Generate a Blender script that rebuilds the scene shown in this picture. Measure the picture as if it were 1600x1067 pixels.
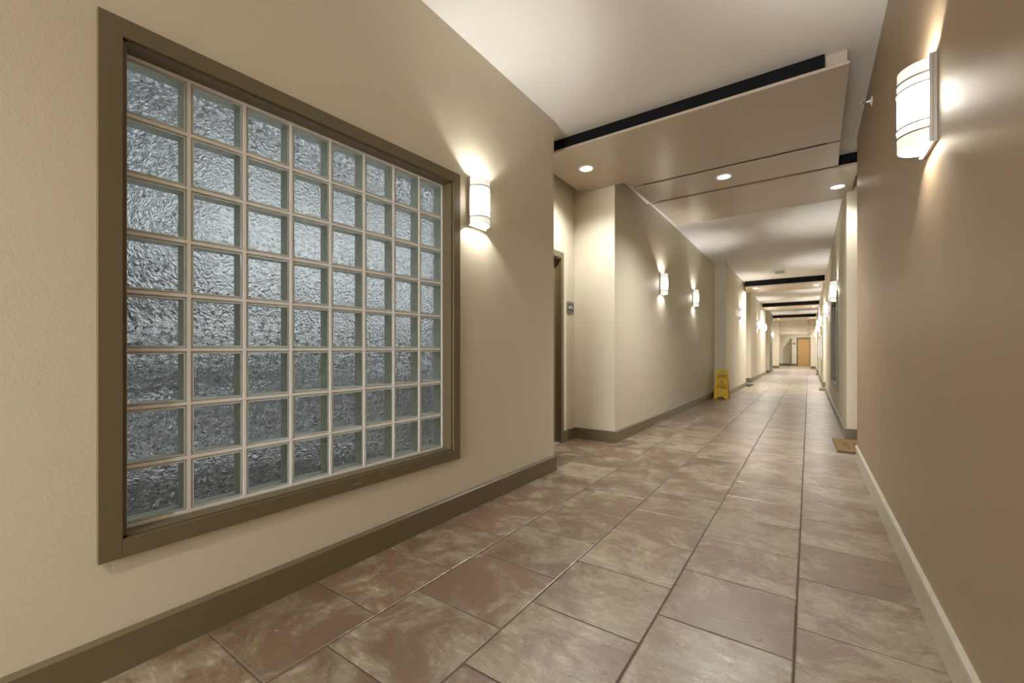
import bpy, bmesh, math, random
from mathutils import Vector, Matrix
random.seed(7)
for o in list(bpy.data.objects): bpy.data.objects.remove(o)
S = bpy.context.scene
COL = S.collection

# ------------------------------------------------------------------ camera
cam_d = bpy.data.cameras.new('camera'); cam = bpy.data.objects.new('camera', cam_d); COL.objects.link(cam)
cam_d.sensor_width = 36; cam_d.lens = 665 / 1600 * 36; cam_d.shift_y = 17.0 / 1600
cam_d.clip_start = 0.02; cam_d.clip_end = 200
cam.location = (0, 0, 1.04); cam.rotation_euler = (math.radians(90), 0, math.radians(34.88))
S.camera = cam

# ------------------------------------------------------------------ world, exposure
W = bpy.data.worlds.new('world'); S.world = W; W.use_nodes = True
W.node_tree.nodes['Background'].inputs[0].default_value = (0.8, 0.85, 1, 1)
W.node_tree.nodes['Background'].inputs[1].default_value = 0.3
S.view_settings.view_transform = 'Standard'; S.view_settings.look = 'None'
S.view_settings.exposure = 0.66; S.view_settings.gamma = 1; S.view_settings.use_curve_mapping = False

# tuning of the place's own lamps
SCONCE_E = 11.0       # glow of the opal shades
SCONCE_BULB = 21.0    # bulb inside, escapes at top and bottom
DOWN_W = 150.0        # recessed lights
WARM = (1.0, 0.98, 0.94)
WARMD = (0.99, 0.99, 0.98)

# fill lamp added behind the viewpoint to brighten the near corridor
lb_ = bpy.data.lights.new('lobby_daylight', 'AREA'); lb_.energy = 215; lb_.shape = 'RECTANGLE'; lb_.size = 2.1; lb_.size_y = 2.7; lb_.color = (0.93, 0.97, 1.0)
lo_ = bpy.data.objects.new('lobby_daylight', lb_); COL.objects.link(lo_); lo_.location = (-.74, -6.1, 1.55); lo_.rotation_euler = (math.radians(90), 0, 0)

# area lamps added behind the glass blocks to bring out their crinkle
for nm_, e_, sx_, sy_, lc_, rt_ in (('daylight', 14, .9, 4.0, (-3.3, 1.7, 3.3), (0, 0, 0)), ('daylight', 6, .9, 3.2, (-3.80, 2.4, 1.85), (0, math.radians(-90), 0)), ('daylight', 0.9, .12, 3.6, (-3.80, 1.6, .75), (0, math.radians(-90), 0)), ('daylight', 0.6, .06, 3.6, (-3.80, 1.6, .28), (0, math.radians(-90), 0))):
    al = bpy.data.lights.new(nm_, 'AREA'); al.energy = e_; al.shape = 'RECTANGLE'; al.size = sx_; al.size_y = sy_; al.color = (0.96, 0.98, 1.0)
    ao = bpy.data.objects.new(nm_, al); COL.objects.link(ao); ao.location = lc_; ao.rotation_euler = rt_

# ------------------------------------------------------------------ materials
def mat(name, col, rough=0.6, metal=0.0, emis=None, estr=0, noise=0, nscale=30, bump=0, bscale=200, spec=None, bdist=0.002):
    m = bpy.data.materials.new(name); m.use_nodes = True
    n = m.node_tree.nodes; l = m.node_tree.links; p = n['Principled BSDF']
    p.inputs['Base Color'].default_value = (*col, 1); p.inputs['Roughness'].default_value = rough; p.inputs['Metallic'].default_value = metal
    if spec is not None: p.inputs['Specular IOR Level'].default_value = spec
    if emis: p.inputs['Emission Color'].default_value = (*emis, 1); p.inputs['Emission Strength'].default_value = estr
    if noise or bump: tc = n.new('ShaderNodeTexCoord')
    if noise:
        t = n.new('ShaderNodeTexNoise'); t.inputs['Scale'].default_value = nscale; t.inputs['Detail'].default_value = 5
        l.new(tc.outputs['Object'], t.inputs['Vector'])
        r = n.new('ShaderNodeMapRange'); r.inputs['To Min'].default_value = 1 - noise; r.inputs['To Max'].default_value = 1 + noise
        l.new(t.outputs['Fac'], r.inputs['Value'])
        v = n.new('ShaderNodeVectorMath'); v.operation = 'SCALE'; v.inputs[0].default_value = col
        l.new(r.outputs[0], v.inputs['Scale']); l.new(v.outputs[0], p.inputs['Base Color'])
    if bump:
        t2 = n.new('ShaderNodeTexNoise'); t2.inputs['Scale'].default_value = bscale; t2.inputs['Detail'].default_value = 3
        l.new(tc.outputs['Object'], t2.inputs['Vector'])
        b = n.new('ShaderNodeBump'); b.inputs['Strength'].default_value = bump; b.inputs['Distance'].default_value = bdist
        l.new(t2.outputs['Fac'], b.inputs['Height']); l.new(b.outputs[0], p.inputs['Normal'])
    return m

M = {}
M['cream'] = mat('cream_paint', (0.61, 0.542, 0.412), 0.55, noise=0.02, nscale=3, bump=0.25, bscale=150)
M['tan'] = mat('brown_paint', (0.325, 0.238, 0.148), 0.42, noise=0.03, nscale=4, bump=0.3, bscale=260)
M['green'] = mat('grey_green_paint', (0.20, 0.205, 0.145), 0.5, noise=0.03, nscale=4)
M['ceil'] = mat('white_ceiling_paint', (0.83, 0.81, 0.775), 0.7, noise=0.01, nscale=5)
M['panel'] = mat('taupe_panel_paint', (0.47, 0.39, 0.30), 0.33, noise=0.03, nscale=90)
M['trim'] = mat('olive_brown_trim', (0.142, 0.112, 0.057), 0.38, noise=0.05, nscale=25)
M['base'] = mat('olive_brown_baseboard', (0.142, 0.112, 0.057), 0.36, noise=0.05, nscale=25)
M['beam'] = mat('black_steel', (0.004, 0.004, 0.005), 0.6, spec=0.15)
M['beige_tile'] = mat('beige_base_tile', (0.47, 0.41, 0.30), 0.25, noise=0.12, nscale=6)
M['pencil'] = mat('pencil_tile', (0.52, 0.48, 0.38), 0.2, noise=0.15, nscale=14)
M['metal'] = mat('brushed_nickel', (0.50, 0.47, 0.43), 0.32, metal=0.9)
M['wire'] = mat('dark_nickel', (0.30, 0.26, 0.20), 0.35, metal=0.8)
M['mortar'] = mat('white_mortar', (0.88, 0.87, 0.85), 0.8, noise=0.05, nscale=60)
M['door'] = mat('brown_door', (0.16, 0.11, 0.05), 0.4, noise=0.1, nscale=12)
M['white'] = mat('white_plastic', (0.75, 0.74, 0.70), 0.4)
M['yellow'] = mat('yellow_plastic', (0.70, 0.44, 0.008), 0.35)
M['black'] = mat('black_print', (0.02, 0.018, 0.012), 0.6)
M['red'] = mat('red_print', (0.45, 0.06, 0.01), 0.6)
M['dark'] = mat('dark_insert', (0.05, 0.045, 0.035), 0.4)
M['grey'] = mat('grey_sign_plastic', (0.20, 0.185, 0.155), 0.35, noise=0.1, nscale=150)
M['coir'] = mat('coir', (0.25, 0.155, 0.062), 0.95, noise=0.3, nscale=60, bump=0.8, bscale=400, bdist=0.005)
M['coir_dark'] = mat('printed_coir', (0.10, 0.055, 0.015), 0.95)
M['rubber'] = mat('dark_rubber', (0.03, 0.022, 0.012), 0.8)
M['mat_green'] = mat('grey_green_mat', (0.035, 0.040, 0.034), 0.95, spec=0.1, noise=0.2, nscale=80)
M['mat_tan'] = mat('tan_mat', (0.11, 0.085, 0.05), 0.95, spec=0.1, noise=0.2, nscale=80)
M['carpet'] = mat('dark_floor', (0.03, 0.03, 0.032), 0.9)
M['roomgrey'] = mat('grey_room_paint', (0.30, 0.32, 0.34), 0.8)
M['glare'] = mat('lamp_disc', (1, 1, 1), 0.5, emis=(1, 0.95, 0.86), estr=14)
M['bulb'] = mat('bulb', (1, 1, 1), 0.5, emis=(1, 0.9, 0.7), estr=12)
M['board'] = mat('white_board', (0.80, 0.82, 0.82), 0.25)
M['quarter'] = mat('threshold_metal', (0.55, 0.57, 0.58), 0.3, metal=0.6)

def wood_mat():
    m = mat('honey_wood_door', (0.42, 0.24, 0.08), 0.35)
    n = m.node_tree.nodes; l = m.node_tree.links
    tc = n.new('ShaderNodeTexCoord'); mp = n.new('ShaderNodeMapping'); mp.inputs['Scale'].default_value = (1, 1, 14)
    t = n.new('ShaderNodeTexNoise'); t.inputs['Scale'].default_value = 2; t.inputs['Detail'].default_value = 6
    r = n.new('ShaderNodeValToRGB'); r.color_ramp.elements[0].color = (0.33, 0.18, 0.055, 1); r.color_ramp.elements[1].color = (0.52, 0.32, 0.12, 1)
    l.new(tc.outputs['Object'], mp.inputs[0]); l.new(mp.outputs[0], t.inputs['Vector']); l.new(t.outputs['Fac'], r.inputs[0])
    l.new(r.outputs[0], n['Principled BSDF'].inputs['Base Color'])
    return m
M['wood'] = wood_mat()

def shade_mat():
    m = bpy.data.materials.new('opal_glass'); m.use_nodes = True
    n = m.node_tree.nodes; l = m.node_tree.links; p = n['Principled BSDF']
    p.inputs['Base Color'].default_value = (0.50, 0.48, 0.43, 1); p.inputs['Roughness'].default_value = 0.3
    tc = n.new('ShaderNodeTexCoord'); sp = n.new('ShaderNodeSeparateXYZ'); l.new(tc.outputs['Object'], sp.inputs[0])
    a = n.new('ShaderNodeMath'); a.operation = 'ABSOLUTE'; l.new(sp.outputs['Z'], a.inputs[0])
    mr = n.new('ShaderNodeMapRange'); mr.interpolation_type = 'SMOOTHSTEP'
    mr.inputs['From Min'].default_value = 0.01; mr.inputs['From Max'].default_value = 0.108
    mr.inputs['To Min'].default_value = 1.0; mr.inputs['To Max'].default_value = 0.040
    l.new(a.outputs[0], mr.inputs['Value'])
    mu = n.new('ShaderNodeMath'); mu.operation = 'MULTIPLY'; mu.inputs[1].default_value = SCONCE_E; l.new(mr.outputs[0], mu.inputs[0])
    p.inputs['Emission Color'].default_value = (1.0, 0.955, 0.85, 1); l.new(mu.outputs[0], p.inputs['Emission Strength'])
    return m
M['shade'] = shade_mat()

def tile_mat():
    m = bpy.data.materials.new('slate_look_tile'); m.use_nodes = True
    n = m.node_tree.nodes; l = m.node_tree.links; p = n['Principled BSDF']
    def math_(op, a, b=None, c=None):
        x = n.new('ShaderNodeMath'); x.operation = op
        for i, v in enumerate((a, b, c)):
            if v is None: continue
            if isinstance(v, (int, float)): x.inputs[i].default_value = v
            else: l.new(v, x.inputs[i])
        return x.outputs[0]
    g = n.new('ShaderNodeNewGeometry'); sp = n.new('ShaderNodeSeparateXYZ'); l.new(g.outputs['Position'], sp.inputs[0])
    PX, PY = 0.4545, 0.4285
    u = math_('DIVIDE', math_('ADD', sp.outputs['X'], 0.0395 + PX * 40), PX)
    cu = math_('FLOOR', u); fu = math_('SUBTRACT', u, cu)
    par = math_('MODULO', cu, 2.0)
    v = math_('ADD', math_('DIVIDE', math_('ADD', sp.outputs['Y'], -1.935 + PY * 40), PY), math_('MULTIPLY', math_('SUBTRACT', 1.0, par), 0.0))
    v = math_('ADD', v, math_('MULTIPLY', par, 0.5))
    cv = math_('FLOOR', v); fv = math_('SUBTRACT', v, cv)
    # grout mask
    du = math_('MULTIPLY', math_('MINIMUM', fu, math_('SUBTRACT', 1.0, fu)), PX)
    dv = math_('MULTIPLY', math_('MINIMUM', fv, math_('SUBTRACT', 1.0, fv)), PY)
    gu = math_('LESS_THAN', du, 0.0030); gv = math_('LESS_THAN', dv, 0.0020)
    gr = math_('MAXIMUM', gu, gv)
    ed = math_('MINIMUM', math_('SUBTRACT', du, 0.003), math_('SUBTRACT', dv, 0.002))
    cmb = n.new('ShaderNodeCombineXYZ'); l.new(cu, cmb.inputs[0]); l.new(cv, cmb.inputs[1])
    wn = n.new('ShaderNodeTexWhiteNoise'); wn.noise_dimensions = '3D'; l.new(cmb.outputs[0], wn.inputs['Vector'])
    ws = n.new('ShaderNodeSeparateColor'); l.new(wn.outputs['Color'], ws.inputs[0])
    # per tile shifted coordinates
    off = n.new('ShaderNodeVectorMath'); off.operation = 'SCALE'; off.inputs['Scale'].default_value = 37.0; l.new(wn.outputs['Color'], off.inputs[0])
    pos = n.new('ShaderNodeVectorMath'); pos.operation = 'ADD'; l.new(g.outputs['Position'], pos.inputs[0]); l.new(off.outputs[0], pos.inputs[1])
    big = n.new('ShaderNodeTexNoise'); big.inputs['Scale'].default_value = 3.6; big.inputs['Detail'].default_value = 9; big.inputs['Roughness'].default_value = 0.78; big.inputs['Distortion'].default_value = 0.5
    l.new(pos.outputs[0], big.inputs['Vector'])
    mp = n.new('ShaderNodeMapping'); mp.inputs['Rotation'].default_value = (0, 0, 0.7); mp.inputs['Scale'].default_value = (1, 2.6, 1); l.new(pos.outputs[0], mp.inputs[0])
    fine = n.new('ShaderNodeTexNoise'); fine.inputs['Scale'].default_value = 13; fine.inputs['Detail'].default_value = 10; fine.inputs['Roughness'].default_value = 0.72; fine.inputs['Distortion'].default_value = 0.8
    l.new(mp.outputs[0], fine.inputs['Vector'])
    # rust <-> tan mix; each tile leans its own way
    lean = math_('MULTIPLY', math_('SUBTRACT', ws.outputs[0], 0.5), 0.09)
    f = math_('ADD', big.outputs['Fac'], lean)
    mr = n.new('ShaderNodeMapRange'); mr.interpolation_type = 'SMOOTHSTEP'; mr.inputs['From Min'].default_value = 0.44; mr.inputs['From Max'].default_value = 0.60; l.new(f, mr.inputs['Value'])
    ra = n.new('ShaderNodeMix'); ra.data_type = 'RGBA'
    ra.inputs['A'].default_value = (0.160, 0.096, 0.056, 1); ra.inputs['B'].default_value = (0.275, 0.228, 0.152, 1)
    l.new(mr.outputs[0], ra.inputs['Factor'])
    rb = n.new('ShaderNodeMix'); rb.data_type = 'RGBA'; rb.blend_type = 'MIX'
    rb.inputs['B'].default_value = (0.150, 0.122, 0.090, 1); l.new(ra.outputs['Result'], rb.inputs['A'])
    gm = n.new('ShaderNodeMapRange'); gm.inputs['From Min'].default_value = 0.5; gm.inputs['From Max'].default_value = 0.72; gm.inputs['To Max'].default_value = 0.75; l.new(fine.outputs['Fac'], gm.inputs['Value'])
    l.new(gm.outputs[0], rb.inputs['Factor'])
    # light veins
    rc = n.new('ShaderNodeMix'); rc.data_type = 'RGBA'; rc.inputs['B'].default_value = (0.50, 0.43, 0.32, 1); l.new(rb.outputs['Result'], rc.inputs['A'])
    vm = n.new('ShaderNodeMapRange'); vm.inputs['From Min'].default_value = 0.46; vm.inputs['From Max'].default_value = 0.34; vm.inputs['To Max'].default_value = 0.8; l.new(fine.outputs['Fac'], vm.inputs['Value'])
    vv = math_('MULTIPLY', vm.outputs[0], mr.outputs[0]); l.new(vv, rc.inputs['Factor'])
    val = n.new('ShaderNodeVectorMath'); val.operation = 'SCALE'; l.new(rc.outputs['Result'], val.inputs[0])
    vs = n.new('ShaderNodeMapRange'); vs.inputs['To Min'].default_value = 0.90; vs.inputs['To Max'].default_value = 1.14; l.new(ws.outputs[1], vs.inputs['Value']); l.new(vs.outputs[0], val.inputs['Scale'])
    fin = n.new('ShaderNodeMix'); fin.data_type = 'RGBA'; fin.inputs['B'].default_value = (0.070, 0.055, 0.040, 1)
    l.new(val.outputs[0], fin.inputs['A']); l.new(gr, fin.inputs['Factor']); l.new(fin.outputs['Result'], p.inputs['Base Color'])
    rr = n.new('ShaderNodeMapRange'); rr.inputs['To Min'].default_value = 0.20; rr.inputs['To Max'].default_value = 0.40; l.new(fine.outputs['Fac'], rr.inputs['Value'])
    l.new(math_('MAXIMUM', rr.outputs[0], math_('MULTIPLY', gr, 0.9)), p.inputs['Roughness'])
    p.inputs['Specular IOR Level'].default_value = 1.0
    hgt = math_('ADD', math_('MULTIPLY', math_('MINIMUM', ed, 0.004), 1.0), math_('MULTIPLY', fine.outputs['Fac'], 0.0022))
    bp = n.new('ShaderNodeBump'); bp.inputs['Strength'].default_value = 0.5; bp.inputs['Distance'].default_value = 1.0
    l.new(hgt, bp.inputs['Height']); l.new(bp.outputs[0], p.inputs['Normal'])
    return m
M['tile'] = tile_mat()

def glass_back():
    # crinkled far face of a glass block: refracts the room behind
    m = bpy.data.materials.new('crinkled_glass'); m.use_nodes = True
    n = m.node_tree.nodes; l = m.node_tree.links; n.remove(n['Principled BSDF']); out = n['Material Output']
    tc = n.new('ShaderNodeTexCoord')
    t = n.new('ShaderNodeTexNoise'); t.inputs['Scale'].default_value = 36; t.inputs['Detail'].default_value = 3.5; t.inputs['Roughness'].default_value = 0.55; t.inputs['Distortion'].default_value = 1.8
    l.new(tc.outputs['Object'], t.inputs['Vector'])
    b = n.new('ShaderNodeBump'); b.inputs['Strength'].default_value = 1.0; b.inputs['Distance'].default_value = 0.055
    l.new(t.outputs['Fac'], b.inputs['Height'])
    rf = n.new('ShaderNodeBsdfRefraction'); rf.inputs['IOR'].default_value = 1.38; rf.inputs['Roughness'].default_value = 0.08; rf.inputs['Color'].default_value = (0.80, 0.82, 0.82, 1)
    gl = n.new('ShaderNodeBsdfGlossy'); gl.inputs['Roughness'].default_value = 0.16; gl.inputs['Color'].default_value = (0.82, 0.85, 0.86, 1)
    l.new(b.outputs[0], rf.inputs['Normal']); l.new(b.outputs[0], gl.inputs['Normal'])
    mx = n.new('ShaderNodeMixShader'); mx.inputs[0].default_value = 0.38
    l.new(rf.outputs[0], mx.inputs[1]); l.new(gl.outputs[0], mx.inputs[2]); l.new(mx.outputs[0], out.inputs[0])
    return m
def glass_front():
    m = bpy.data.materials.new('clear_glass_face'); m.use_nodes = True
    n = m.node_tree.nodes; l = m.node_tree.links; n.remove(n['Principled BSDF']); out = n['Material Output']
    tc = n.new('ShaderNodeTexCoord')
    t = n.new('ShaderNodeTexNoise'); t.inputs['Scale'].default_value = 30; t.inputs['Detail'].default_value = 3; t.inputs['Distortion'].default_value = 1.2
    l.new(tc.outputs['Object'], t.inputs['Vector'])
    b = n.new('ShaderNodeBump'); b.inputs['Strength'].default_value = 0.7; b.inputs['Distance'].default_value = 0.012
    l.new(t.outputs['Fac'], b.inputs['Height'])
    tr = n.new('ShaderNodeBsdfTransparent'); tr.inputs['Color'].default_value = (0.93, 0.96, 0.95, 1)
    gl = n.new('ShaderNodeBsdfGlossy'); gl.inputs['Roughness'].default_value = 0.08; gl.inputs['Color'].default_value = (1, 1, 1, 1)
    l.new(b.outputs[0], gl.inputs['Normal'])
    fr = n.new('ShaderNodeFresnel'); fr.inputs['IOR'].default_value = 1.45; l.new(b.outputs[0], fr.inputs['Normal'])
    mx = n.new('ShaderNodeMixShader'); l.new(fr.outputs[0], mx.inputs[0])
    l.new(tr.outputs[0], mx.inputs[1]); l.new(gl.outputs[0], mx.inputs[2]); l.new(mx.outputs[0], out.inputs[0])
    return m
M['gback'] = glass_back(); M['gfront'] = glass_front()
M['gside'] = mat('glass_block_side', (0.76, 0.80, 0.70), 0.25, noise=0.25, nscale=55, bump=0.6, bscale=45, bdist=0.006)
M['gedge'] = mat('glass_block_rim', (0.60, 0.67, 0.65), 0.12)

# ------------------------------------------------------------------ helpers
def box(bm, x0, x1, y0, y1, z0, z1, mi=0):
    vs = [bm.verts.new((x, y, z)) for x in (x0, x1) for y in (y0, y1) for z in (z0, z1)]
    for q in ((0, 1, 3, 2), (4, 6, 7, 5), (0, 4, 5, 1), (2, 3, 7, 6), (0, 2, 6, 4), (1, 5, 7, 3)):
        f = bm.faces.new([vs[i] for i in q]); f.material_index = mi
    return vs
def prism(bm, pts, axis, a0, a1, mi=0):
    """closed outline extruded along axis; pts are the two other coordinates in order"""
    def P(p, a):
        return (a, p[0], p[1]) if axis == 0 else (p[0], a, p[1]) if axis == 1 else (p[0], p[1], a)
    A = [bm.verts.new(P(p, a0)) for p in pts]; B = [bm.verts.new(P(p, a1)) for p in pts]
    fs = [bm.faces.new(A), bm.faces.new(B[::-1])]
    for i in range(len(pts)):
        j = (i + 1) % len(pts); fs.append(bm.faces.new((A[i], B[i], B[j], A[j])))
    for f in fs: f.material_index = mi
def cyl(bm, r, z0, z1, n=32, c=(0, 0), r2=None, mi=0):
    r2 = r if r2 is None else r2
    A = [bm.verts.new((c[0] + r * math.cos(2 * math.pi * i / n), c[1] + r * math.sin(2 * math.pi * i / n), z0)) for i in range(n)]
    B = [bm.verts.new((c[0] + r2 * math.cos(2 * math.pi * i / n), c[1] + r2 * math.sin(2 * math.pi * i / n), z1)) for i in range(n)]
    fs = [bm.faces.new(A[::-1]), bm.faces.new(B)] + [bm.faces.new((A[i], A[(i + 1) % n], B[(i + 1) % n], B[i])) for i in range(n)]
    for f in fs: f.material_index = mi
def lathe(bm, prof, n=32, close=True):
    rings = [[bm.verts.new((r * math.cos(2 * math.pi * i / n), r * math.sin(2 * math.pi * i / n), z)) for i in range(n)] for r, z in prof]
    m = len(prof)
    for k in range(m if close else m - 1):
        a, b = rings[k], rings[(k + 1) % m]
        for i in range(n): bm.faces.new((a[i], a[(i + 1) % n], b[(i + 1) % n], b[i]))
def tube(bm, pts, r, n=8):
    pts = [Vector(p) for p in pts]; rings = []
    for i, p in enumerate(pts):
        d = (pts[min(i + 1, len(pts) - 1)] - pts[max(i - 1, 0)]).normalized()
        a = d.cross(Vector((0, 0, 1)));
        if a.length < 1e-4: a = d.cross(Vector((0, 1, 0)))
        a.normalize(); b = d.cross(a)
        rings.append([bm.verts.new(p + r * (math.cos(2 * math.pi * k / n) * a + math.sin(2 * math.pi * k / n) * b)) for k in range(n)])
    for i in range(len(rings) - 1):
        for k in range(n): bm.faces.new((rings[i][k], rings[i][(k + 1) % n], rings[i + 1][(k + 1) % n], rings[i + 1][k]))
    bm.faces.new(rings[0][::-1]); bm.faces.new(rings[-1])
def obj(name, bm, mats, parent=None, loc=None, smooth=False, bevel=0, recalc=True):
    if recalc: bmesh.ops.recalc_face_normals(bm, faces=bm.faces)
    me = bpy.data.meshes.new(name); bm.to_mesh(me); bm.free()
    for m in (mats if isinstance(mats, (list, tuple)) else [mats]): me.materials.append(m)
    o = bpy.data.objects.new(name, me); COL.objects.link(o)
    if parent: o.parent = parent
    if loc: o.location = loc
    if smooth:
        for p in me.polygons: p.use_smooth = True
    if bevel:
        b = o.modifiers.new('bevel', 'BEVEL'); b.width = bevel; b.segments = 2; b.limit_method = 'ANGLE'; b.angle_limit = math.radians(40)
    return o
def tag(o, label, cat=None, group=None, kind=None):
    o['label'] = label
    if cat: o['category'] = cat
    if group: o['group'] = group
    if kind: o['kind'] = kind
    return o
def thing(name, label, cat, loc=(0, 0, 0), rz=0, group=None, kind=None):
    o = bpy.data.objects.new(name, None); COL.objects.link(o); o.location = loc; o.rotation_euler = (0, 0, rz); o.empty_display_size = 0.1
    return tag(o, label, cat, group, kind)
def copy_tree(root, loc, rz, label, group=None):
    r = root.copy(); COL.objects.link(r); r.location = loc; r.rotation_euler = (0, 0, rz); r['label'] = label
    if group: r['group'] = group
    for ch in list(root.children):
        c = ch.copy(); COL.objects.link(c); c.parent = r
        for g in ch.children:
            d = g.copy(); COL.objects.link(d); d.parent = c
    return r
def struct(name, bm, m, label, cat, bevel=0):
    return tag(obj(name, bm, m, bevel=bevel), label, cat, kind='structure')
def text_mesh(name, txt, size, m, parent, mtx, depth=0.0006, bold=0.0):
    cu = bpy.data.curves.new(name, 'FONT'); cu.body = txt; cu.size = size; cu.align_x = 'CENTER'; cu.align_y = 'CENTER'; cu.extrude = depth; cu.offset = bold
    t = bpy.data.objects.new(name, cu); COL.objects.link(t)
    dg = bpy.context.evaluated_depsgraph_get(); me = bpy.data.meshes.new_from_object(t.evaluated_get(dg))
    bpy.data.objects.remove(t); me.name = name; me.materials.clear(); me.materials.append(m)
    o = bpy.data.objects.new(name, me); COL.objects.link(o); o.parent = parent; o.matrix_local = mtx
    return o
NB = bmesh.new

# ------------------------------------------------------------------ floor and ceiling
bm = NB(); box(bm, -2.7, 2.4, -6.2, 41, -0.15, 0)
struct('floor', bm, M['tile'], 'rust, tan and grey slate-look floor tiles laid in a running bond', 'floor')
CZ, CZ2 = 3.09, 3.13
bm = NB(); box(bm, -2.7, 2.4, -6.2, 5.9, CZ, CZ + .2)
struct('ceiling', bm, M['ceil'], 'white painted ceiling over the near part of the corridor', 'ceiling')
bm = NB(); box(bm, -2.7, 2.4, 5.9, 41, CZ2, CZ2 + .2)
struct('ceiling', bm, M['ceil'], 'white painted ceiling of the long corridor beyond the first panels', 'ceiling')

# ------------------------------------------------------------------ walls
XA, XB, XC, XD = -1.85, -1.83, -1.585, -1.66
XR, XR2 = 0.380, 0.372
WY0, WY1, WZ0, WZ1 = 0.409, 2.002, 0.416, 2.122          # glass block opening
bm = NB()
box(bm, XA - .2, XA, -6.2, WY0, 0, CZ2); box(bm, XA - .2, XA, WY1, 3.30, 0, CZ2)
box(bm, XA - .2, XA, WY0, WY1, 0, WZ0); box(bm, XA - .2, XA, WY0, WY1, WZ1, CZ2)
box(bm, -2.55, XA - .2, 3.10, 3.30, 0, CZ2)
struct('wall_left', bm, M['cream'], 'cream wall holding the large glass block window, nearest on the left', 'wall')
DY0, DY1, DZ = 3.40, 4.335, 2.125
bm = NB()
box(bm, -2.55, -2.34, 3.30, DY0, 0, CZ2); box(bm, -2.55, -2.34, DY1, 4.69, 0, CZ2); box(bm, -2.55, -2.34, DY0, DY1, DZ, CZ2)
struct('wall_left', bm, M['cream'], 'cream back wall of the door recess beside the room number sign', 'wall')
bm = NB(); box(bm, -2.55, XB, 4.69, 11.0, 0, CZ2 + .1)
struct('wall_left', bm, M['cream'], 'cream wall between the first door recess and the yellow floor sign', 'wall')
bm = NB(); box(bm, -2.55, XC, 11.0, 14.86, 0, CZ2 + .1)
struct('wall_left', bm, M['cream'], 'cream wall standing forward right behind the yellow floor sign', 'wall')
bm = NB(); box(bm, -2.55, -2.2, 14.86, 16.95, 0, CZ2 + .1)
struct('wall_left', bm, M['cream'], 'cream back wall of the recess with the dark doormat', 'wall')
bm = NB(); box(bm, -2.55, XD, 16.95, 23.4, 0, CZ2 + .1)
struct('wall_left', bm, M['cream'], 'cream wall with two sconces beyond the dark doormat', 'wall')
bm = NB(); box(bm, -2.55, -2.2, 23.4, 25.0, 0, CZ2 + .1)
struct('wall_left', bm, M['cream'], 'cream back wall of the recess before the grey-green wall', 'wall')
bm = NB(); box(bm, -2.55, -1.63, 25.0, 25.2, 0, CZ2 + .1)
struct('wall_left', bm, M['cream'], 'narrow cream return beside the grey-green wall', 'wall')
bm = NB(); box(bm, -2.55, -1.63, 25.2, 27.4, 0, CZ2 + .1)
struct('wall_left', bm, M['green'], 'grey-green painted wall pier far down the left side', 'wall')
bm = NB(); box(bm, -2.7, -2.4, 27.4, 33, 0, CZ2 + .1); box(bm, -2.7, -1.62, 33, 33.6, 0, CZ2 + .1)
struct('wall_left', bm, M['cream'], 'cream wall widening past the grey-green pier near the far end', 'wall')
# right side
bm = NB(); box(bm, XR, XR + .2, -6.2, 5.22, 0, CZ2); box(bm, XR + .2, 1.5, 5.02, 5.22, 0, CZ2)
struct('wall_right', bm, M['tan'], 'dark taupe brown wall, nearest on the right', 'wall')
bm = NB(); box(bm, 1.3, 1.5, 5.22, 6.46, 0, CZ2)
struct('wall_right', bm, M['cream'], 'cream back wall of the recess with the brown coir doormat', 'wall')
V0, V1, V2, V3 = 8.36, 10.18, 0.53, 1.93
bm = NB()
box(bm, XR2, 1.5, 6.46, V0, 0, CZ2 + .1); box(bm, XR2, 1.5, V1, 14.2, 0, CZ2 + .1)
box(bm, XR2, .6, V0, V1, 0, V2); box(bm, XR2, .6, V0, V1, V3, CZ2 + .1)
box(bm, 1.4, 1.5, V0, V1, 0, CZ2 + .1)
struct('wall_right', bm, M['cream'], 'cream wall with the second glass block window, beyond the brown wall', 'wall')
bm = NB(); box(bm, 1.3, 1.5, 14.2, 15.8, 0, CZ2 + .1)
struct('wall_right', bm, M['cream'], 'cream back wall of the recess with the first tan doormat', 'wall')
bm = NB(); box(bm, XR2 - .01, 1.5, 15.8, 23.7, 0, CZ2 + .1)
struct('wall_right', bm, M['cream'], 'cream wall carrying the white board far down the right side', 'wall')
bm = NB(); box(bm, 1.3, 1.5, 23.7, 25.4, 0, CZ2 + .1)
struct('wall_right', bm, M['cream'], 'cream back wall of the farthest right recess', 'wall')
bm = NB(); box(bm, XR2 - .01, 1.5, 25.4, 33, 0, CZ2 + .1); box(bm, 0.10, 1.5, 33, 33.6, 0, CZ2 + .1)
struct('wall_right', bm, M['cream'], 'cream wall reaching the far end on the right side', 'wall')
# far end
bm = NB(); box(bm, -1.62, 0.10, 33.25, 33.6, 2.22, CZ2 + .1)
struct('wall_back', bm, M['cream'], 'bright cream wall above the opening at the far end', 'wall')
EX0, EX1 = -.72, .09
bm = NB(); box(bm, -2.7, EX0, 40, 40.3, 0, CZ2 + .1); box(bm, EX1, 2.4, 40, 40.3, 0, CZ2 + .1); box(bm, EX0, EX1, 40, 40.3, 2.13, CZ2 + .1)
struct('wall_back', bm, M['cream'], 'cream end wall around the honey-coloured wooden door', 'wall')
bm = NB(); box(bm, -2.7, -1.85, 33.6, 40, 0, CZ2 + .1)
struct('wall_left', bm, M['cream'], 'cream side wall of the end lobby on the left', 'wall')
bm = NB(); box(bm, 0.35, 1.5, 33.6, 40, 0, CZ2 + .1)
struct('wall_right', bm, M['cream'], 'cream side wall of the end lobby on the right', 'wall')
bm = NB(); box(bm, -2.7, 2.4, -6.4, -6.2, 0, CZ2 + .1)
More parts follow.
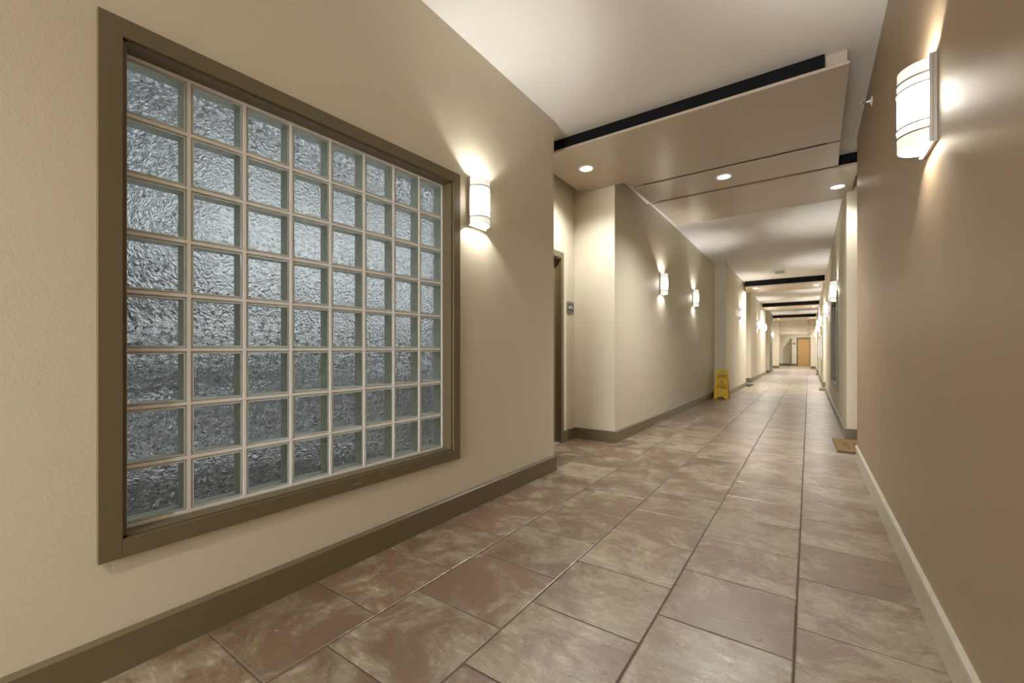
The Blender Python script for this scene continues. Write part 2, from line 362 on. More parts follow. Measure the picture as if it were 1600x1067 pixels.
struct('wall_front', bm, M['cream'], 'cream wall closing the corridor behind the viewpoint', 'wall')
# room behind the glass block window
bm = NB()
box(bm, -4.0, -3.9, -1.5, 5.4, -.1, .10); box(bm, -4.0, -3.9, -1.5, -.6, .1, 3.6); box(bm, -4.0, -3.9, 4.9, 5.4, .1, 3.6); box(bm, -4.0, -3.9, -.6, 4.9, 3.1, 3.6)
box(bm, -4.0, -2.05, -1.6, -1.5, -.1, 3.6); box(bm, -4.0, -2.55, 5.4, 5.5, -.1, 3.6); box(bm, -4.0, -2.05, -1.6, 5.5, 3.5, 3.6)
struct('wall_left', bm, M['roomgrey'], 'pale grey walls of the room behind the glass blocks', 'wall')
bm = NB(); box(bm, -3.99, -3.97, -.6, 4.9, 1.3, 3.1); box(bm, -3.99, -3.97, -.6, 4.9, .1, 1.3, mi=1)
M['sky'] = mat('daylit_pane', (.1, .1, .1), .5, emis=(0.70, 0.80, 0.92), estr=0.30)  # glowing panes added behind the blocks for the crinkled glass to refract
M['ground'] = mat('dim_lower_pane', (.1, .1, .1), .5, emis=(0.75, 0.80, 0.88), estr=0.06)
wx_ = struct('window_3', bm, [M['sky'], M['ground']], 'daylit window of the room behind the glass blocks', 'window')
bm = NB()
for i in range(19): box(bm, -3.97, -3.93, -.6 + i * .305, -.52 + i * .305, .12, 3.1)
for i in range(11): box(bm, -3.969, -3.94, -.6, 4.9, .10 + i * .29, .17 + i * .29)
obj('window_frame', bm, M['carpet'], wx_)  # dark bars added across the glow for more contrast in the glass
bm = NB(); box(bm, -4.0, -2.7, -1.6, 5.5, -.15, -.02)
struct('floor', bm, M['carpet'], 'dark floor of the room behind the glass blocks', 'floor')
# curved header trim over the end opening
bm = NB()
pts = [(-1.66, 2.22)] + [(-1.66 + 1.80 * i / 12, 2.30 + .05 * math.sin(math.pi * i / 12)) for i in range(13)] + [(.14, 2.22)]
prism(bm, pts, 1, 33.0, 33.30)
struct('trim_1', bm, M['panel'], 'brown gently arched header above the far opening', 'trim')

# ------------------------------------------------------------------ baseboards
def baseboard(name, x, y0, y1, side, label, h=.13, m='base', cap=None):
    """side +1: board stands on the +x side of plane x (left walls)"""
    bm = NB(); t = .018 * side
    prof = [(x, 0), (x + t, 0), (x + t, h - .008), (x + t * .45, h), (x, h)]
    prism(bm, prof, 1, y0, y1)
    if cap is not None:      # return along a face in x: (x0,x1,yface)
        for (x0, x1, yf) in cap: box(bm, x0, x1, yf - .018, yf, 0, h)
    return struct(name, bm, M[m], label, 'baseboard')
bm = NB(); prism(bm, [(XA, 0), (XA + .022, 0), (XA + .022, .122), (XA + .012, .132), (XA, .132)], 1, -6.2, 3.318); box(bm, -2.34, XA + .021, 3.30, 3.318, 0, .13)
struct('baseboard_left', bm, M['base'], 'olive brown wooden baseboard below the large glass block window', 'baseboard')
bm = NB(); box(bm, -2.34, -2.322, 4.385, 4.69, 0, .13); box(bm, -2.322, XB + .018, 4.672, 4.69, 0, .13); prism(bm, [(XB, 0), (XB + .018, 0), (XB + .018, .122), (XB + .008, .13), (XB, .13)], 1, 4.69, 11.0)
struct('baseboard_left', bm, M['base'], 'olive brown baseboard turning out of the first door recess', 'baseboard')
baseboard('baseboard_left', XC, 11.0, 14.86, 1, 'olive brown baseboard behind the yellow floor sign', cap=[(XB, XC + .018, 11.0)])
baseboard('baseboard_left', XD, 16.95, 23.4, 1, 'olive brown baseboard beyond the dark doormat', cap=[(-2.2, XD + .018, 16.95)], h=.14)
baseboard('baseboard_left', -1.63, 25.0, 27.4, 1, 'olive brown baseboard around the grey-green pier', cap=[(-2.2, -1.612, 25.0)], h=.14)
baseboard('baseboard_left', -2.4, 27.4, 33, 1, 'olive brown baseboard near the far end, left side', cap=[(-2.4, -1.6, 33.0)], h=.16)
baseboard('baseboard_right', XR2, 6.46, 14.2, -1, 'brown baseboard beyond the coir doormat, right side', cap=[(XR2 - .018, 1.3, 6.46)])
baseboard('baseboard_right', XR2 - .01, 15.8, 23.7, -1, 'brown baseboard below the white board', cap=[(XR2 - .05, 1.3, 15.8)], h=.15)
baseboard('baseboard_right', XR2 - .01, 25.4, 33, -1, 'brown baseboard at the far right', cap=[(XR2 - .05, 1.3, 25.4), (.10, XR2, 33.0)], h=.16)
bm = NB(); box(bm, -1.85, EX0 - .06, 39.98, 40, 0, .16); box(bm, -1.85, -1.82, 33.6, 40, 0, .16)
struct('baseboard_back', bm, M['base'], 'brown baseboard beside the wooden end door', 'baseboard')
# tiled base on the brown wall: separate tiles with joints, pencil trim above
bm = NB(); y = 5.222; L = .4285
while y > -6.1:
    box(bm, XR - .011, XR, y - L + .003, y, 0, .128); y -= L
tb = struct('baseboard_right', bm, M['beige_tile'], 'beige tiled base with pale pencil trim along the brown wall', 'baseboard', bevel=.001)
bm = NB(); y = 5.222; L = .305
while y > -6.1:
    prism(bm, [(XR, .130), (XR - .011, .130), (XR - .016, .137), (XR - .015, .146), (XR - .009, .152), (XR, .153)], 1, y - L + .002, y); y -= L
obj('pencil_trim', bm, M['pencil'], tb)

# ------------------------------------------------------------------ glass block window
def block_window(name, label, x, sx, y0, y1, z0, z1, z0b, z1b, cw, nb, nz, inset, plabel=None):
    """outer casing from y0..y1; the near end spans z0..z1 and the far end z0b..z1b. sx: direction the casing faces."""
    root = thing(name, label, 'window', (x, y0, z0), kind='structure')
    def Z(y, top):
        t = (y - y0) / (y1 - y0); return (z1 + (z1b - z1) * t) if top else (z0 + (z0b - z0) * t)
    def q(bm, ya, yb, fa, fb, xa, xb, mi=0):
        # block whose lower/upper z follow the fractions fa,fb of the opening height
        def zz(y, f): return Z(y, 0) + (Z(y, 1) - Z(y, 0)) * f
        vs = [bm.verts.new((X - x, Y - y0, zz(Y, f) - z0)) for X in (xa, xb) for Y in (ya, yb) for f in (fa, fb)]
        for k in ((0, 1, 3, 2), (4, 6, 7, 5), (0, 4, 5, 1), (2, 3, 7, 6), (0, 2, 6, 4), (1, 5, 7, 3)):
            f_ = bm.faces.new([vs[i] for i in k]); f_.material_index = mi
        return vs
    H = z1 - z0; fc = cw / H; xf = x + .022 * sx; xi = x - inset * sx
    bm = NB()
    q(bm, y0, y0 + cw, 0, 1, x, xf); q(bm, y1 - cw, y1, 0, 1, x, xf)
    q(bm, y0 + cw, y1 - cw, 0, fc, x, xf); q(bm, y0 + cw, y1 - cw, 1 - fc, 1, x, xf)
    obj('window_casing', bm, M['trim'], root, bevel=.0015)
    bm = NB(); e = .012; fe = e / H
    ya, yb = y0 + cw, y1 - cw
    q(bm, ya - .008, ya + e, fc - fe, 1 - fc + fe, xi - .05 * sx, x + .008 * sx); q(bm, yb - e, yb + .008, fc - fe, 1 - fc + fe, xi - .05 * sx, x + .008 * sx)
    q(bm, ya, yb, fc - fe, fc + fe * .6, xi - .05 * sx, x + .008 * sx); q(bm, ya, yb, 1 - fc - fe * .6, 1 - fc + fe, xi - .05 * sx, x + .008 * sx)
    obj('window_jamb', bm, M['trim'], root)
    # mortar grid and the blocks
    ga, gb = ya + e, yb - e; fa, fb = fc + fe * .6, 1 - fc - fe * .6
    mw = .0115; py = (gb - ga + mw - .018) / nb; pz = (fb - fa) / nz
    bm = NB(); o0 = .008
    ys = [ga + (o0 - mw) + i * py for i in range(nb + 1)]
    mf = mw / H; zs = [fa + i * (fb - fa - mf) / nz for i in range(nz + 1)]
    for i, yy in enumerate(ys): q(bm, max(yy, ga - .01), min(yy + mw, gb + .01) if i < nb else gb + .004, fa, fb, xi - .075 * sx, xi)
    for zf in zs: q(bm, ga, gb, zf, zf + mf, xi - .074 * sx, xi - .0008 * sx)
    obj('mortar_grid', bm, M['mortar'], root)
    bm = NB()
    for i in range(nb):
        for j in range(nz):
            a, b = ys[i] + mw, ys[i + 1]; c, d = zs[j] + mf, zs[j + 1]
            r = .010; rf = r / H
            XF, XK = xi - .004 * sx, xi - .062 * sx
            def zz(y, f): return Z(y, 0) + (Z(y, 1) - Z(y, 0)) * f - z0
            def V(X, Y, f): return bm.verts.new((X - x, Y - y0, zz(Y, f)))
            # rim bevel (glass edge), front face, tapering side walls, crinkled back
            o = [V(xi - .010 * sx, Y, f) for Y, f in ((a, c), (b, c), (b, d), (a, d))]
            p1 = [V(XF, Y, f) for Y, f in ((a + r * .5, c + rf * .5), (b - r * .5, c + rf * .5), (b - r * .5, d - rf * .5), (a + r * .5, d - rf * .5))]
            p2 = [V(XF + .0004 * sx, Y, f) for Y, f in ((a + r, c + rf), (b - r, c + rf), (b - r, d - rf), (a + r, d - rf))]
            k = [V(XK, Y, f) for Y, f in ((a + r, c + rf), (b - r, c + rf), (b - r, d - rf), (a + r, d - rf))]
            for s_ in range(4):
                t_ = (s_ + 1) % 4
                f_ = bm.faces.new((o[s_], o[t_], p1[t_], p1[s_])); f_.material_index = 3
                f_ = bm.faces.new((p1[s_], p1[t_], p2[t_], p2[s_])); f_.material_index = 3
                f_ = bm.faces.new((p2[s_], p2[t_], k[t_], k[s_])); f_.material_index = 2
            f_ = bm.faces.new(p2); f_.material_index = 1
            f_ = bm.faces.new(k); f_.material_index = 0
    obj('glass_blocks', bm, [M['gback'], M['gfront'], M['gside'], M['gedge']], root, recalc=False)
    return root
block_window('window_1', 'large eight by eight glass block window in a wide olive brown frame', XA, 1, .352, 2.045, .372, 2.126, .362, 2.176, .060, 8, 8, .062)
block_window('window_2', 'distant glass block window in a brown frame on the right wall', XR2, -1, 8.28, 10.25, .45, 2.0, .45, 2.0, .075, 8, 7, .05)
# chipped paint on the casing
bm = NB()
def decal(bm, pts, x):
    vs = [bm.verts.new((x, a, b)) for a, b in pts]; vb = [bm.verts.new((x - .0004, a, b)) for a, b in pts]
    bm.faces.new(vs); bm.faces.new(vb[::-1])
    for i in range(len(pts)): j = (i + 1) % len(pts); bm.faces.new((vs[i], vb[i], vb[j], vs[j]))
w1 = [o for o in bpy.data.objects if o.name == 'window_1'][0]
for cy_, cz_, ln in ((1.285, .392, .030), (1.43, .405, .012)):
    decal(bm, [(cy_ - ln, cz_ - .002), (cy_ - ln * .3, cz_ - .001), (cy_ + ln, cz_ + .0005), (cy_ + ln * .6, cz_ + .002), (cy_ - ln * .5, cz_ + .0015)], XA + .0228)
ch = obj('paint_chip', bm, M['pencil'], w1); ch.matrix_parent_inverse = Matrix.Translation((-XA, -.352, -.372))

# ------------------------------------------------------------------ door recess, left
root = thing('door_1', 'olive brown apartment door in its frame, deep in the left recess', 'door', (-2.34, 3.40, 0), kind='structure')
bm = NB(); box(bm, -.085, -.045, .012, .925, .012, 2.11)
obj('door_leaf', bm, M['door'], root)
bm = NB(); box(bm, -.2, .0, -.01, .012, 0, DZ); box(bm, -.2, .0, .921, .945, 0, DZ); box(bm, -.2, 0, 0, .93, 2.105, DZ + .01)
box(bm, -.045, -.030, .905, .921, 0, 2.105); box(bm, -.045, -.030, .012, .028, 0, 2.105); box(bm, -.045, -.03, .012, .92, 2.09, 2.105)
obj('door_jamb', bm, M['trim'], root)
bm = NB(); box(bm, 0, .016, -.062, 0, 0, 2.19); box(bm, 0, .016, .925, .985, 0, 2.19); box(bm, 0, .016, 0, .925, 2.12, 2.19)
obj('door_casing', bm, M['base'], root, bevel=.002)
bm = NB(); box(bm, -.16, -.005, .0125, .9205, 0, .011)
tag(obj('door_threshold', bm, M['quarter'], root), 'pale metal threshold')
bm = NB(); cyl(bm, .027, 0, .012, c=(0, 0)); cyl(bm, .01, .012, .05); box(bm, -.010, .010, -.005, .11, .038, .056)
h = obj('door_handle', bm, M['metal'], root, bevel=.002); h.rotation_euler = (0, math.radians(90), 0); h.location = (-.045, .07, .97)
# room number plate
root = thing('room_sign', 'small grey room number sign reading 6013 beside the recessed door', 'sign', (-2.34, 4.567, 1.575))
bm = NB()
def rrect(w, h, r, n=5):
    P = []
    for cx, cy, a0 in ((w - r, h - r, 0), (-w + r, h - r, 90), (-w + r, -h + r, 180), (w - r, -h + r, 270)):
        for i in range(n + 1): a = math.radians(a0 + 90 * i / n); P.append((cx + r * math.cos(a), cy + r * math.sin(a)))
    return P
prism(bm, rrect(.088, .070, .022), 0, 0, .010); obj('backplate', bm, M['grey'], root, bevel=.002)
bm = NB(); prism(bm, rrect(.068, .038, .004), 0, .010, .0125); obj('insert', bm, M['dark'], root)
Rt = Matrix(((0, 0, 1, .0130), (1, 0, 0, 0), (0, 1, 0, 0), (0, 0, 0, 1)))
text_mesh('numerals', '6013', .056, M['white'], root, Rt, bold=.001)
bm = NB(); box(bm, 0, .003, -.02, .085, -.100, -.072); obj('name_strip', bm, M['cream'], root)
# scuff on the wall return
bm = NB()
vs = [(-2.211, 1.313), (-2.205, 1.31), (-2.13, 1.05), (-2.062, .794), (-2.066, .794), (-2.137, 1.05)]
A = [bm.verts.new((a, 4.6895, b)) for a, b in vs]; B = [bm.verts.new((a, 4.690, b)) for a, b in vs]
bm.faces.new(A)
for i in range(6): bm.faces.new((A[i], B[i], B[(i + 1) % 6], A[(i + 1) % 6]))
M['scuff'] = mat('pale_scuff', (.66, .58, .45), .5)
tag(obj('wall_scuff', bm, M['scuff']), 'thin pale diagonal scuff on the cream wall return beside the recess', 'scuff mark')

# ------------------------------------------------------------------ end door
root = thing('door_2', 'honey-coloured wooden door closing the far end of the corridor', 'door', (EX0, 40, 0), kind='structure')
wd = EX1 - EX0
bm = NB(); box(bm, .03, wd - .03, .04, .09, .01, 2.10); obj('door_leaf', bm, M['wood'], root)
bm = NB(); box(bm, -.06, .03, -.02, .1, 0, 2.2); box(bm, wd - .03, wd + .06, -.02, .1, 0, 2.2); box(bm, .03, wd - .03, -.02, .1, 2.10, 2.2); obj('door_frame', bm, M['trim'], root)
bm = NB(); box(bm, .06, .10, 0, .04, .93, 1.08); box(bm, .06, .20, -.03, -.01, .98, 1.0); box(bm, .07, .09, -.03, 0, .98, 1.0); obj('door_handle', bm, M['metal'], root)
root = thing('door_3', 'brown door edge and frame in the left side of the far lobby', 'door', (-1.16, 39.9, 0), kind='structure')
bm = NB(); box(bm, 0, .045, -.6, .0, .0, 2.05); box(bm, -.03, .075, 0, .09, 0, 2.12); obj('door_leaf', bm, M['door'], root)
root = thing('room_sign', 'tiny dark room number sign on the end wall beside the wooden door', 'sign', (-.93, 40, 1.72))
bm = NB(); box(bm, -.075, .075, -.012, 0, -.06, .06); obj('backplate', bm, M['grey'], root)
bm = NB(); box(bm, -.055, .055, -.016, -.012, -.035, .035); obj('insert', bm, M['dark'], root)

# ------------------------------------------------------------------ hanging panels and beams
PZ = 2.96
def panel(pts, label, z=PZ):
    bm = NB(); prism(bm, pts, 2, z, z + .022)
    return tag(obj('ceiling_panel', bm, M['panel'], bevel=.002), label, 'ceiling panel', 'suspended taupe ceiling panels')
def beam(x0, x1, y, label, z0=PZ + .022, z1=CZ, w=.10):
    bm = NB(); box(bm, x0, x1, y, y + .012, z0, z1); box(bm, x0, x1, y + .012, y + w, z0, z0 + .01); box(bm, x0, x1, y + .012, y + w, z1 - .01, z1)
    return tag(obj('ceiling_beam', bm, M['beam']), label, 'beam', 'black steel beams carrying the ceiling panels')
panel([(-2.25, 3.60), (.225, 3.60), (.235, 4.85), (-1.69, 4.85), (-1.69, 4.685), (-2.25, 4.685)], 'largest taupe suspended panel, spanning the left door recess, nearest')
panel([(-1.69, 4.905), (.238, 4.905), (.25, 5.50), (-1.67, 5.50)], 'narrow middle taupe panel with one downlight near its centre')
panel([(-1.67, 5.57), (.42, 5.57), (.42, 6.72), (-1.63, 6.72)], 'taupe suspended panel with the downlight near the brown right wall')
beam(-2.33, .09, 3.625, 'black beam along the front edge of the largest ceiling panel')
beam(-1.55, .14, 4.853, 'black beam seen through the gap behind the largest ceiling panel', z0=PZ + .010, w=.044)
beam(-1.6, 1.28, 5.58, 'black beam above the third ceiling panel reaching the right recess')
bm = NB(); box(bm, .095, .215, 3.66, 3.80, PZ + .022, CZ)
tag(obj('ceiling_bracket', bm, M['panel']), 'small taupe block between the ceiling and the first panel corner', 'bracket')
for y0, y1, xl, xr, t in ((14.25, 15.7, -1.55, .36, 'second black beam down the corridor'), (21.1, 22.6, -1.62, .345, 'third black beam down the corridor'), (28.2, 29.8, -1.75, .33, 'farthest black beam, just before the end wall')):
    z1 = CZ2
    bm = NB(); box(bm, xl, xr, y0 - .02, y0, PZ + .022, z1); box(bm, xl, xr, y0, y0 + .1, PZ + .022, PZ + .032)
    tag(obj('ceiling_beam', bm, M['beam']), t + ' running wall to wall', 'beam', 'black steel beams carrying the ceiling panels')
    panel([(xl, y0), (xr - .04, y0), (xr - .04, y1), (xl, y1)], 'taupe panel with two downlights behind the ' + t.split(',')[0].replace(' down the corridor', ''))

# ------------------------------------------------------------------ downlights
def make_down():
    t = thing('downlight', 'round recessed downlight in the largest ceiling panel, by the left recess', 'ceiling light', group='recessed downlights')
    bm = NB(); lathe(bm, [(.060, -.003), (.066, -.008), (.082, -.006), (.088, -.001), (.088, 0), (.060, 0)], 40)
    obj('trim_ring', bm, M['white'], t, smooth=True)
    bm = NB(); cyl(bm, .0595, -.0025, 0, 40)
    obj('lamp_disc', bm, M['glare'], t)
    ld = bpy.data.lights.new('downlight_glow', 'SPOT'); ld.energy = DOWN_W; ld.spot_size = math.radians(138); ld.spot_blend = 1.0; ld.shadow_soft_size = .055; ld.color = WARMD
    lo = bpy.data.objects.new('downlight_glow', ld); COL.objects.link(lo); lo.parent = t; lo.location = (0, 0, -.03)
    return t
d0 = make_down(); d0.location = (-1.905, 4.09, PZ)
for x, y, z, lb in ((-.76, 5.14, PZ, 'round downlight shining in the centre of the narrow middle panel'),
                 (.275, 6.20, PZ, 'round downlight in the third panel, close to the brown wall'),
                 (-1.30, 14.62, PZ, 'downlight at the left end of the panel behind the second beam'),
                 (.18, 14.95, PZ, 'downlight at the right end of the panel behind the second beam'),
                 (-1.36, 21.5, PZ, 'downlight at the left end of the panel behind the third beam'),
                 (.17, 21.8, PZ, 'downlight at the right end of the panel behind the third beam'),
                 (-1.42, 28.5, PZ, 'downlight at the left end of the farthest panel'),
                 (.16, 28.9, PZ, 'downlight at the right end of the farthest panel'),
                 (-.35, 38.2, CZ2, 'downlight in the lobby ceiling right before the wooden end door'),  # this lamp and the next are added to brighten the lobby
                 (-1.2, 35.6, CZ2, 'downlight in the lobby ceiling just inside the far opening'),
                 (-.75, 31.6, CZ2, 'downlight in the ceiling just before the far opening'),  # added to lift the wall above the opening
                 (-.75, -1.6, CZ, 'downlight in the ceiling just behind the viewpoint'),  # unseen ceiling lamps, this and the next, added as fill
                 (-.75, -4.2, CZ, 'downlight in the ceiling farther behind the viewpoint')):
    c_ = copy_tree(d0, (x, y, z), 0, lb)
    if 6 < y < 6.5:      # this lamp is dimmer
        for k_ in c_.children:
            if k_.type == 'LIGHT': k_.data = k_.data.copy(); k_.data.energy = DOWN_W * .24
    elif y > 10:         # stronger, wider lamps down the corridor
        for k_ in c_.children:
            if k_.type == 'LIGHT': k_.data = k_.data.copy(); k_.data.energy = DOWN_W * 1.55; k_.data.spot_size = math.radians(165)
for k_ in d0.children:
    if k_.type == 'LIGHT': k_.data = k_.data.copy(); k_.data.energy = DOWN_W * .55

# ------------------------------------------------------------------ sconces
def make_sconce():
    t = thing('wall_sconce', 'opal glass wall sconce just right of the large glass block window', 'wall lamp', group='opal wall sconces')
    W2, Hh, D, w2 = .088, .150, .098, .080
    bm = NB(); box(bm, 0, .012, -W2, W2, -.162, .162)
    for s in (-1, 1): box(bm, .012, .022, s * W2 - .003, s * W2 + .003, -.160, .160)
    obj('backplate', bm, M['metal'], t, bevel=.001)
    def arc(r=0, n=28): return [(.016 + (D + r - .016) * math.sin(math.pi * i / n), -(w2 + r) * math.cos(math.pi * i / n)) for i in range(n + 1)]
    bm = NB(); a, b = arc(0), arc(-.004)
    n = len(a)
    def ring(P, z): return [bm.verts.new((x, y, z)) for x, y in P]
    o0, o1, i0, i1 = ring(a, -Hh), ring(a, Hh), ring(b, -Hh), ring(b, Hh)
    for k in range(n - 1):
        for q in ((o0[k], o0[k + 1], o1[k + 1], o1[k]), (i0[k + 1], i0[k], i1[k], i1[k + 1]), (o1[k], o1[k + 1], i1[k + 1], i1[k]), (i0[k], i0[k + 1], o0[k + 1], o0[k])): bm.faces.new(q)
    obj('lamp_shade', bm, M['shade'], t, smooth=False)
    for z in (.102, .070, -.070, -.102):
        bm = NB(); tube(bm, [(x, y, z) for x, y in arc(.004)], .0030, 6)
        obj('band', bm, M['wire'], t, smooth=True)
    bm = NB(); cyl(bm, .016, -.05, .05, 16, c=(.05, 0)); cyl(bm, .012, -.08, -.05, 16, c=(.05, 0)); obj('bulb', bm, M['bulb'], t)
    for zz in (.075, -.075):
        ld = bpy.data.lights.new('bulb_glow', 'POINT'); ld.energy = SCONCE_BULB * (.62 if zz > 0 else .38); ld.shadow_soft_size = .012; ld.color = WARM
        lo = bpy.data.objects.new('bulb_glow', ld); COL.objects.link(lo); lo.parent = t; lo.location = (.045, 0, zz * 1.25)
    return t
s0 = make_sconce(); s0.location = (XA, 2.228, 2.04)
SC = [(XB, 6.57, 2.07, 0, 'first of the two sconces on the long wall before the yellow floor sign'),
      (XB, 8.75, 2.09, 0, 'sconce nearer the yellow floor sign on the long cream wall'),
      (XC, 13.5, 2.12, 0, 'sconce on the wall just past the yellow floor sign'),
      (XD, 19.3, 2.15, 0, 'first sconce beyond the dark doormat on the left'),
      (XD, 22.4, 2.17, 0, 'second sconce beyond the dark doormat, beside the far recess'),
      (-1.63, 26.6, 2.0, 0, 'sconce on the grey-green pier at the left'),
      (-2.4, 31.6, 2.0, 0, 'last sconce on the left, past the grey-green pier'),
      (XR, 2.215, 1.962, 1, 'large bright sconce on the near brown wall'),
      (XR2, 8.38, 2.00, 1, 'sconce over the edge of the distant right window'),
      (XR2, 11.95, 2.02, 1, 'right wall sconce between the distant window and the first tan doormat'),
      (XR2 - .01, 17.3, 2.10, 1, 'sconce just past the first tan doormat on the right'),
      (XR2 - .01, 20.2, 2.10, 1, 'right wall sconce above the middle of the white board'),
      (XR2 - .01, 23.2, 2.12, 1, 'right wall sconce beyond the white board'),
      (XR2 - .01, 26.6, 2.12, 1, 'right wall sconce facing the grey-green pier'),
      (XR2 - .01, 31.0, 2.12, 1, 'last sconce on the right before the end opening'),
      (XA, -1.3, 2.04, 0, 'left wall sconce behind the viewpoint'),  # unseen sconces from here on, added to light the near corridor
      (XA, -4.2, 2.04, 0, 'left wall sconce far behind the viewpoint'),
      (XR, -2.6, 1.97, 1, 'right wall sconce behind the viewpoint')]
for x, y, z, r, lb in SC: copy_tree(s0, (x, y, z), math.pi * r, lb)

# ------------------------------------------------------------------ sprinkler on the brown wall
root = thing('fire_sprinkler', 'small white sidewall sprinkler head high on the brown wall', 'sprinkler', (XR, 4.07, 2.885), math.pi)
bm = NB(); lathe(bm, [(.0, .0), (.034, 0), (.034, .003), (.016, .008), (.012, .014), (0, .014)], 28, close=False)
e_ = obj('escutcheon', bm, M['white'], root, smooth=False); e_.rotation_euler = (0, math.radians(90), 0)
bm = NB(); tube(bm, [(.012, 0, 0), (.034, 0, 0)], .009, 12); tube(bm, [(.03, -.010, 0), (.045, -.015, 0), (.060, -.004, 0)], .0028); tube(bm, [(.03, .010, 0), (.045, .015, 0), (.060, .004, 0)], .0028)
obj('sprinkler_body', bm, M['metal'], root)
bm = NB(); box(bm, .060, .063, -.016, .016, -.012, .012); box(bm, .040, .063, -.016, .016, .011, .013); obj('deflector', bm, M['white'], root)

# ------------------------------------------------------------------ ceiling vent
root = thing('ceiling_vent', 'small slotted air vent in the far corridor ceiling before the second beam', 'vent', (-.62, 13.05, CZ2))
bm = NB(); a, b = .13, .26
box(bm, -a, a, -b, -b + .03, -.008, 0); box(bm, -a, a, b - .03, b, -.008, 0); box(bm, -a, -a + .03, -b + .03, b - .03, -.008, 0); box(bm, a - .03, a, -b + .03, b - .03, -.008, 0)
obj('vent_frame', bm, M['white'], root)
bm = NB()
for i in range(8): box(bm, -a + .03, a - .03, -b + .045 + i * .054, -b + .065 + i * .054, -.006, -.002)
obj('slats', bm, M['white'], root)
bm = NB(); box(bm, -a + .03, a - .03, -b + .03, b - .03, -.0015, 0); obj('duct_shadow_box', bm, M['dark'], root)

# ------------------------------------------------------------------ wet floor sign
root = thing('wet_floor_sign', 'yellow folding wet floor sign standing against the left wall', 'wet floor sign', (-1.615, 10.66, 0), math.radians(-3))
def leaf():
    bm = NB(); n0, n1, Hs = .152, .112, .645
    def hw(z): return n0 + (n1 - n0) * z / Hs
    # two side stiles, foot notch, handle hole, body
    def slab(pts): prism(bm, pts, 1, -.006, .006)
    slab([(-hw(0), 0), (-.078, 0), (-.062, .035), (.062, .035), (.078, 0), (hw(0), 0), (hw(.555), .555), (-hw(.555), .555)])
    slab([(-hw(.555), .555), (-.055, .555), (-.055, .60), (-hw(.60), .60)]); slab([(.055, .555), (hw(.555), .555), (hw(.60), .60), (.055, .60)])
    slab([(-hw(.60), .60), (hw(.60), .60), (n1, Hs - .012), (n1 - .012, Hs), (-n1 + .012, Hs), (-n1, Hs - .012)])
    for s in (-1, 1):
        prism(bm, [(s * hw(0), 0), (s * (hw(0) - .012), 0), (s * (hw(.6) - .012), .6), (s * hw(.6), .6)], 1, -.010, .010)
    return bm
tl = math.radians(9)
fl_ = obj('front_panel', leaf(), M['yellow'], root); fl_.rotation_euler = (-tl, 0, 0); fl_.location = (0, -.105, .0015)
bk = obj('rear_panel', leaf(), M['yellow'], root); bk.rotation_euler = (tl, 0, 0); bk.location = (0, .105, .0015)
bm = NB(); tube(bm, [(-.11, 0, .640), (.11, 0, .640)], .008, 10); obj('hinge', bm, M['yellow'], root)
Rf = Matrix(((1, 0, 0, 0), (0, 0, -1, -.0068), (0, 1, 0, 0), (0, 0, 0, 1)))
def fr(z): return Matrix.Translation((0, 0, z)) @ Rf
for nm, tx, sz, z in (('lettering', 'CAUTION', .040, .520), ('lettering', 'Wet Floor', .044, .478), ('lettering', 'CUIDADO', .036, .290), ('lettering', 'Piso Mojado', .042, .248), ('lettering', 'www', .018, .216)):
    if tx == 'www': continue
    text_mesh(nm, tx, sz, M['black'], fl_, fr(z), bold=.0015)
bm = NB()
def tri(bm, r, t, cz):
    P = [(r * math.sin(a), cz + r * math.cos(a)) for a in (0, 2 * math.pi / 3, 4 * math.pi / 3)]
    Q = [((r - t) * math.sin(a), cz + (r - t) * math.cos(a)) for a in (0, 2 * math.pi / 3, 4 * math.pi / 3)]
    for i in range(3):
        j = (i + 1) % 3; prism(bm, [P[i], P[j], Q[j], Q[i]], 1, -.0078, -.0062)
tri(bm, .075, .014, .368); obj('warning_triangle', bm, M['red'], fl_)
bm = NB()
def stroke(bm, a, b, w):
    a, b = Vector(a), Vector(b); d = (b - a).normalized(); p = Vector((-d.y, d.x)) * w / 2
    prism(bm, [tuple(a + p), tuple(b + p), tuple(b - p), tuple(a - p)], 1, -.0078, -.0062)
stroke(bm, (-.016, .385), (.006, .368), .012); stroke(bm, (.004, .370), (.028, .352), .008); stroke(bm, (0, .372), (.006, .345), .008); stroke(bm, (-.010, .382), (-.024, .366), .005); stroke(bm, (-.012, .388), (.008, .392), .005)
prism(bm, [(-.022 + .008 * math.cos(a), .398 + .008 * math.sin(a)) for a in [i * math.pi / 5 for i in range(10)]], 1, -.0078, -.0062)
obj('slipping_figure', bm, M['red'], fl_)

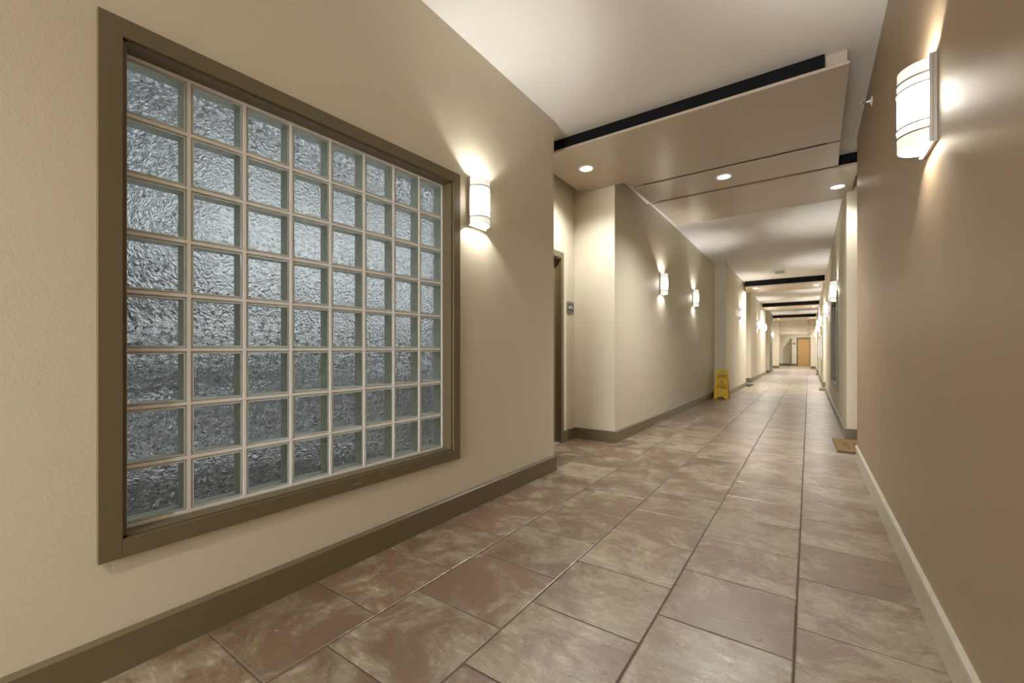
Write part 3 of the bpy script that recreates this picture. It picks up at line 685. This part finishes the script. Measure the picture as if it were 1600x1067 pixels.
# ------------------------------------------------------------------ doormats
root = thing('doormat', 'brown coir doormat with dark print poking out of the right recess', 'doormat', (.66, 5.99, 0), math.radians(1.5))
bm = NB(); box(bm, -.42, .42, -.38, .38, 0, .006); obj('rubber_backing', bm, M['rubber'], root)
bm = NB(); nx, ny = 70, 60
vs = [[None] * (ny + 1) for _ in range(nx + 1)]
rnd = random.Random(3)
for i in range(nx + 1):
    for j in range(ny + 1):
        e = .004 if i in (0, nx) or j in (0, ny) else 0
        vs[i][j] = bm.verts.new((-.42 + .84 * i / nx + (rnd.random() - .5) * e, -.38 + .76 * j / ny + (rnd.random() - .5) * e, .017 + rnd.random() * .003))
for i in range(nx):
    for j in range(ny):
        f_ = bm.faces.new((vs[i][j], vs[i + 1][j], vs[i + 1][j + 1], vs[i][j + 1]))
        if (6 <= i < 10 or 13 <= i < 17) and 10 <= j < 42 and ((j // 3) % 2 == 0 or rnd.random() < .25) and rnd.random() < .8: f_.material_index = 1
r_ = bmesh.ops.extrude_face_region(bm, geom=list(bm.faces)); 
for v in [g for g in r_['geom'] if isinstance(g, bmesh.types.BMVert)]: v.co.z = .006
obj('coir_pile', bm, [M['coir'], M['coir_dark']], root)
def flat_mat(loc, w, l, m, label):
    r = thing('doormat', label, 'doormat', loc)
    bm = NB(); box(bm, -w / 2, w / 2, -l / 2, l / 2, 0, .006); obj('rubber_backing', bm, M['rubber'], r)
    bm = NB(); box(bm, -w / 2 + .01, w / 2 - .01, -l / 2 + .01, l / 2 - .01, .006, .014); obj('carpet_top', bm, M[m], r, bevel=.003)
flat_mat((-1.70, 15.2, 0), .50, 1.05, 'mat_green', 'dark grey-green doormat at the second left recess')
flat_mat((.52, 14.7, 0), .56, .95, 'mat_tan', 'tan doormat at the second recess on the right')
flat_mat((.52, 24.5, 0), .48, .90, 'mat_tan', 'tan doormat at the farthest recess on the right')

# ------------------------------------------------------------------ white board far right
root = thing('notice_board', 'white framed board hung far down the right wall', 'board', (XR2 - .01, 20.2, 1.2), math.pi)
bm = NB(); box(bm, 0, .02, -2.4, 2.4, -.38, .42); obj('board_face', bm, M['board'], root)
bm = NB(); 
for z in (-.40, .40): box(bm, 0, .03, -2.42, 2.42, z, z + .03)
for y in (-2.43, 2.40): box(bm, 0, .03, y, y + .03, -.40, .43)
obj('board_frame', bm, M['metal'], root)
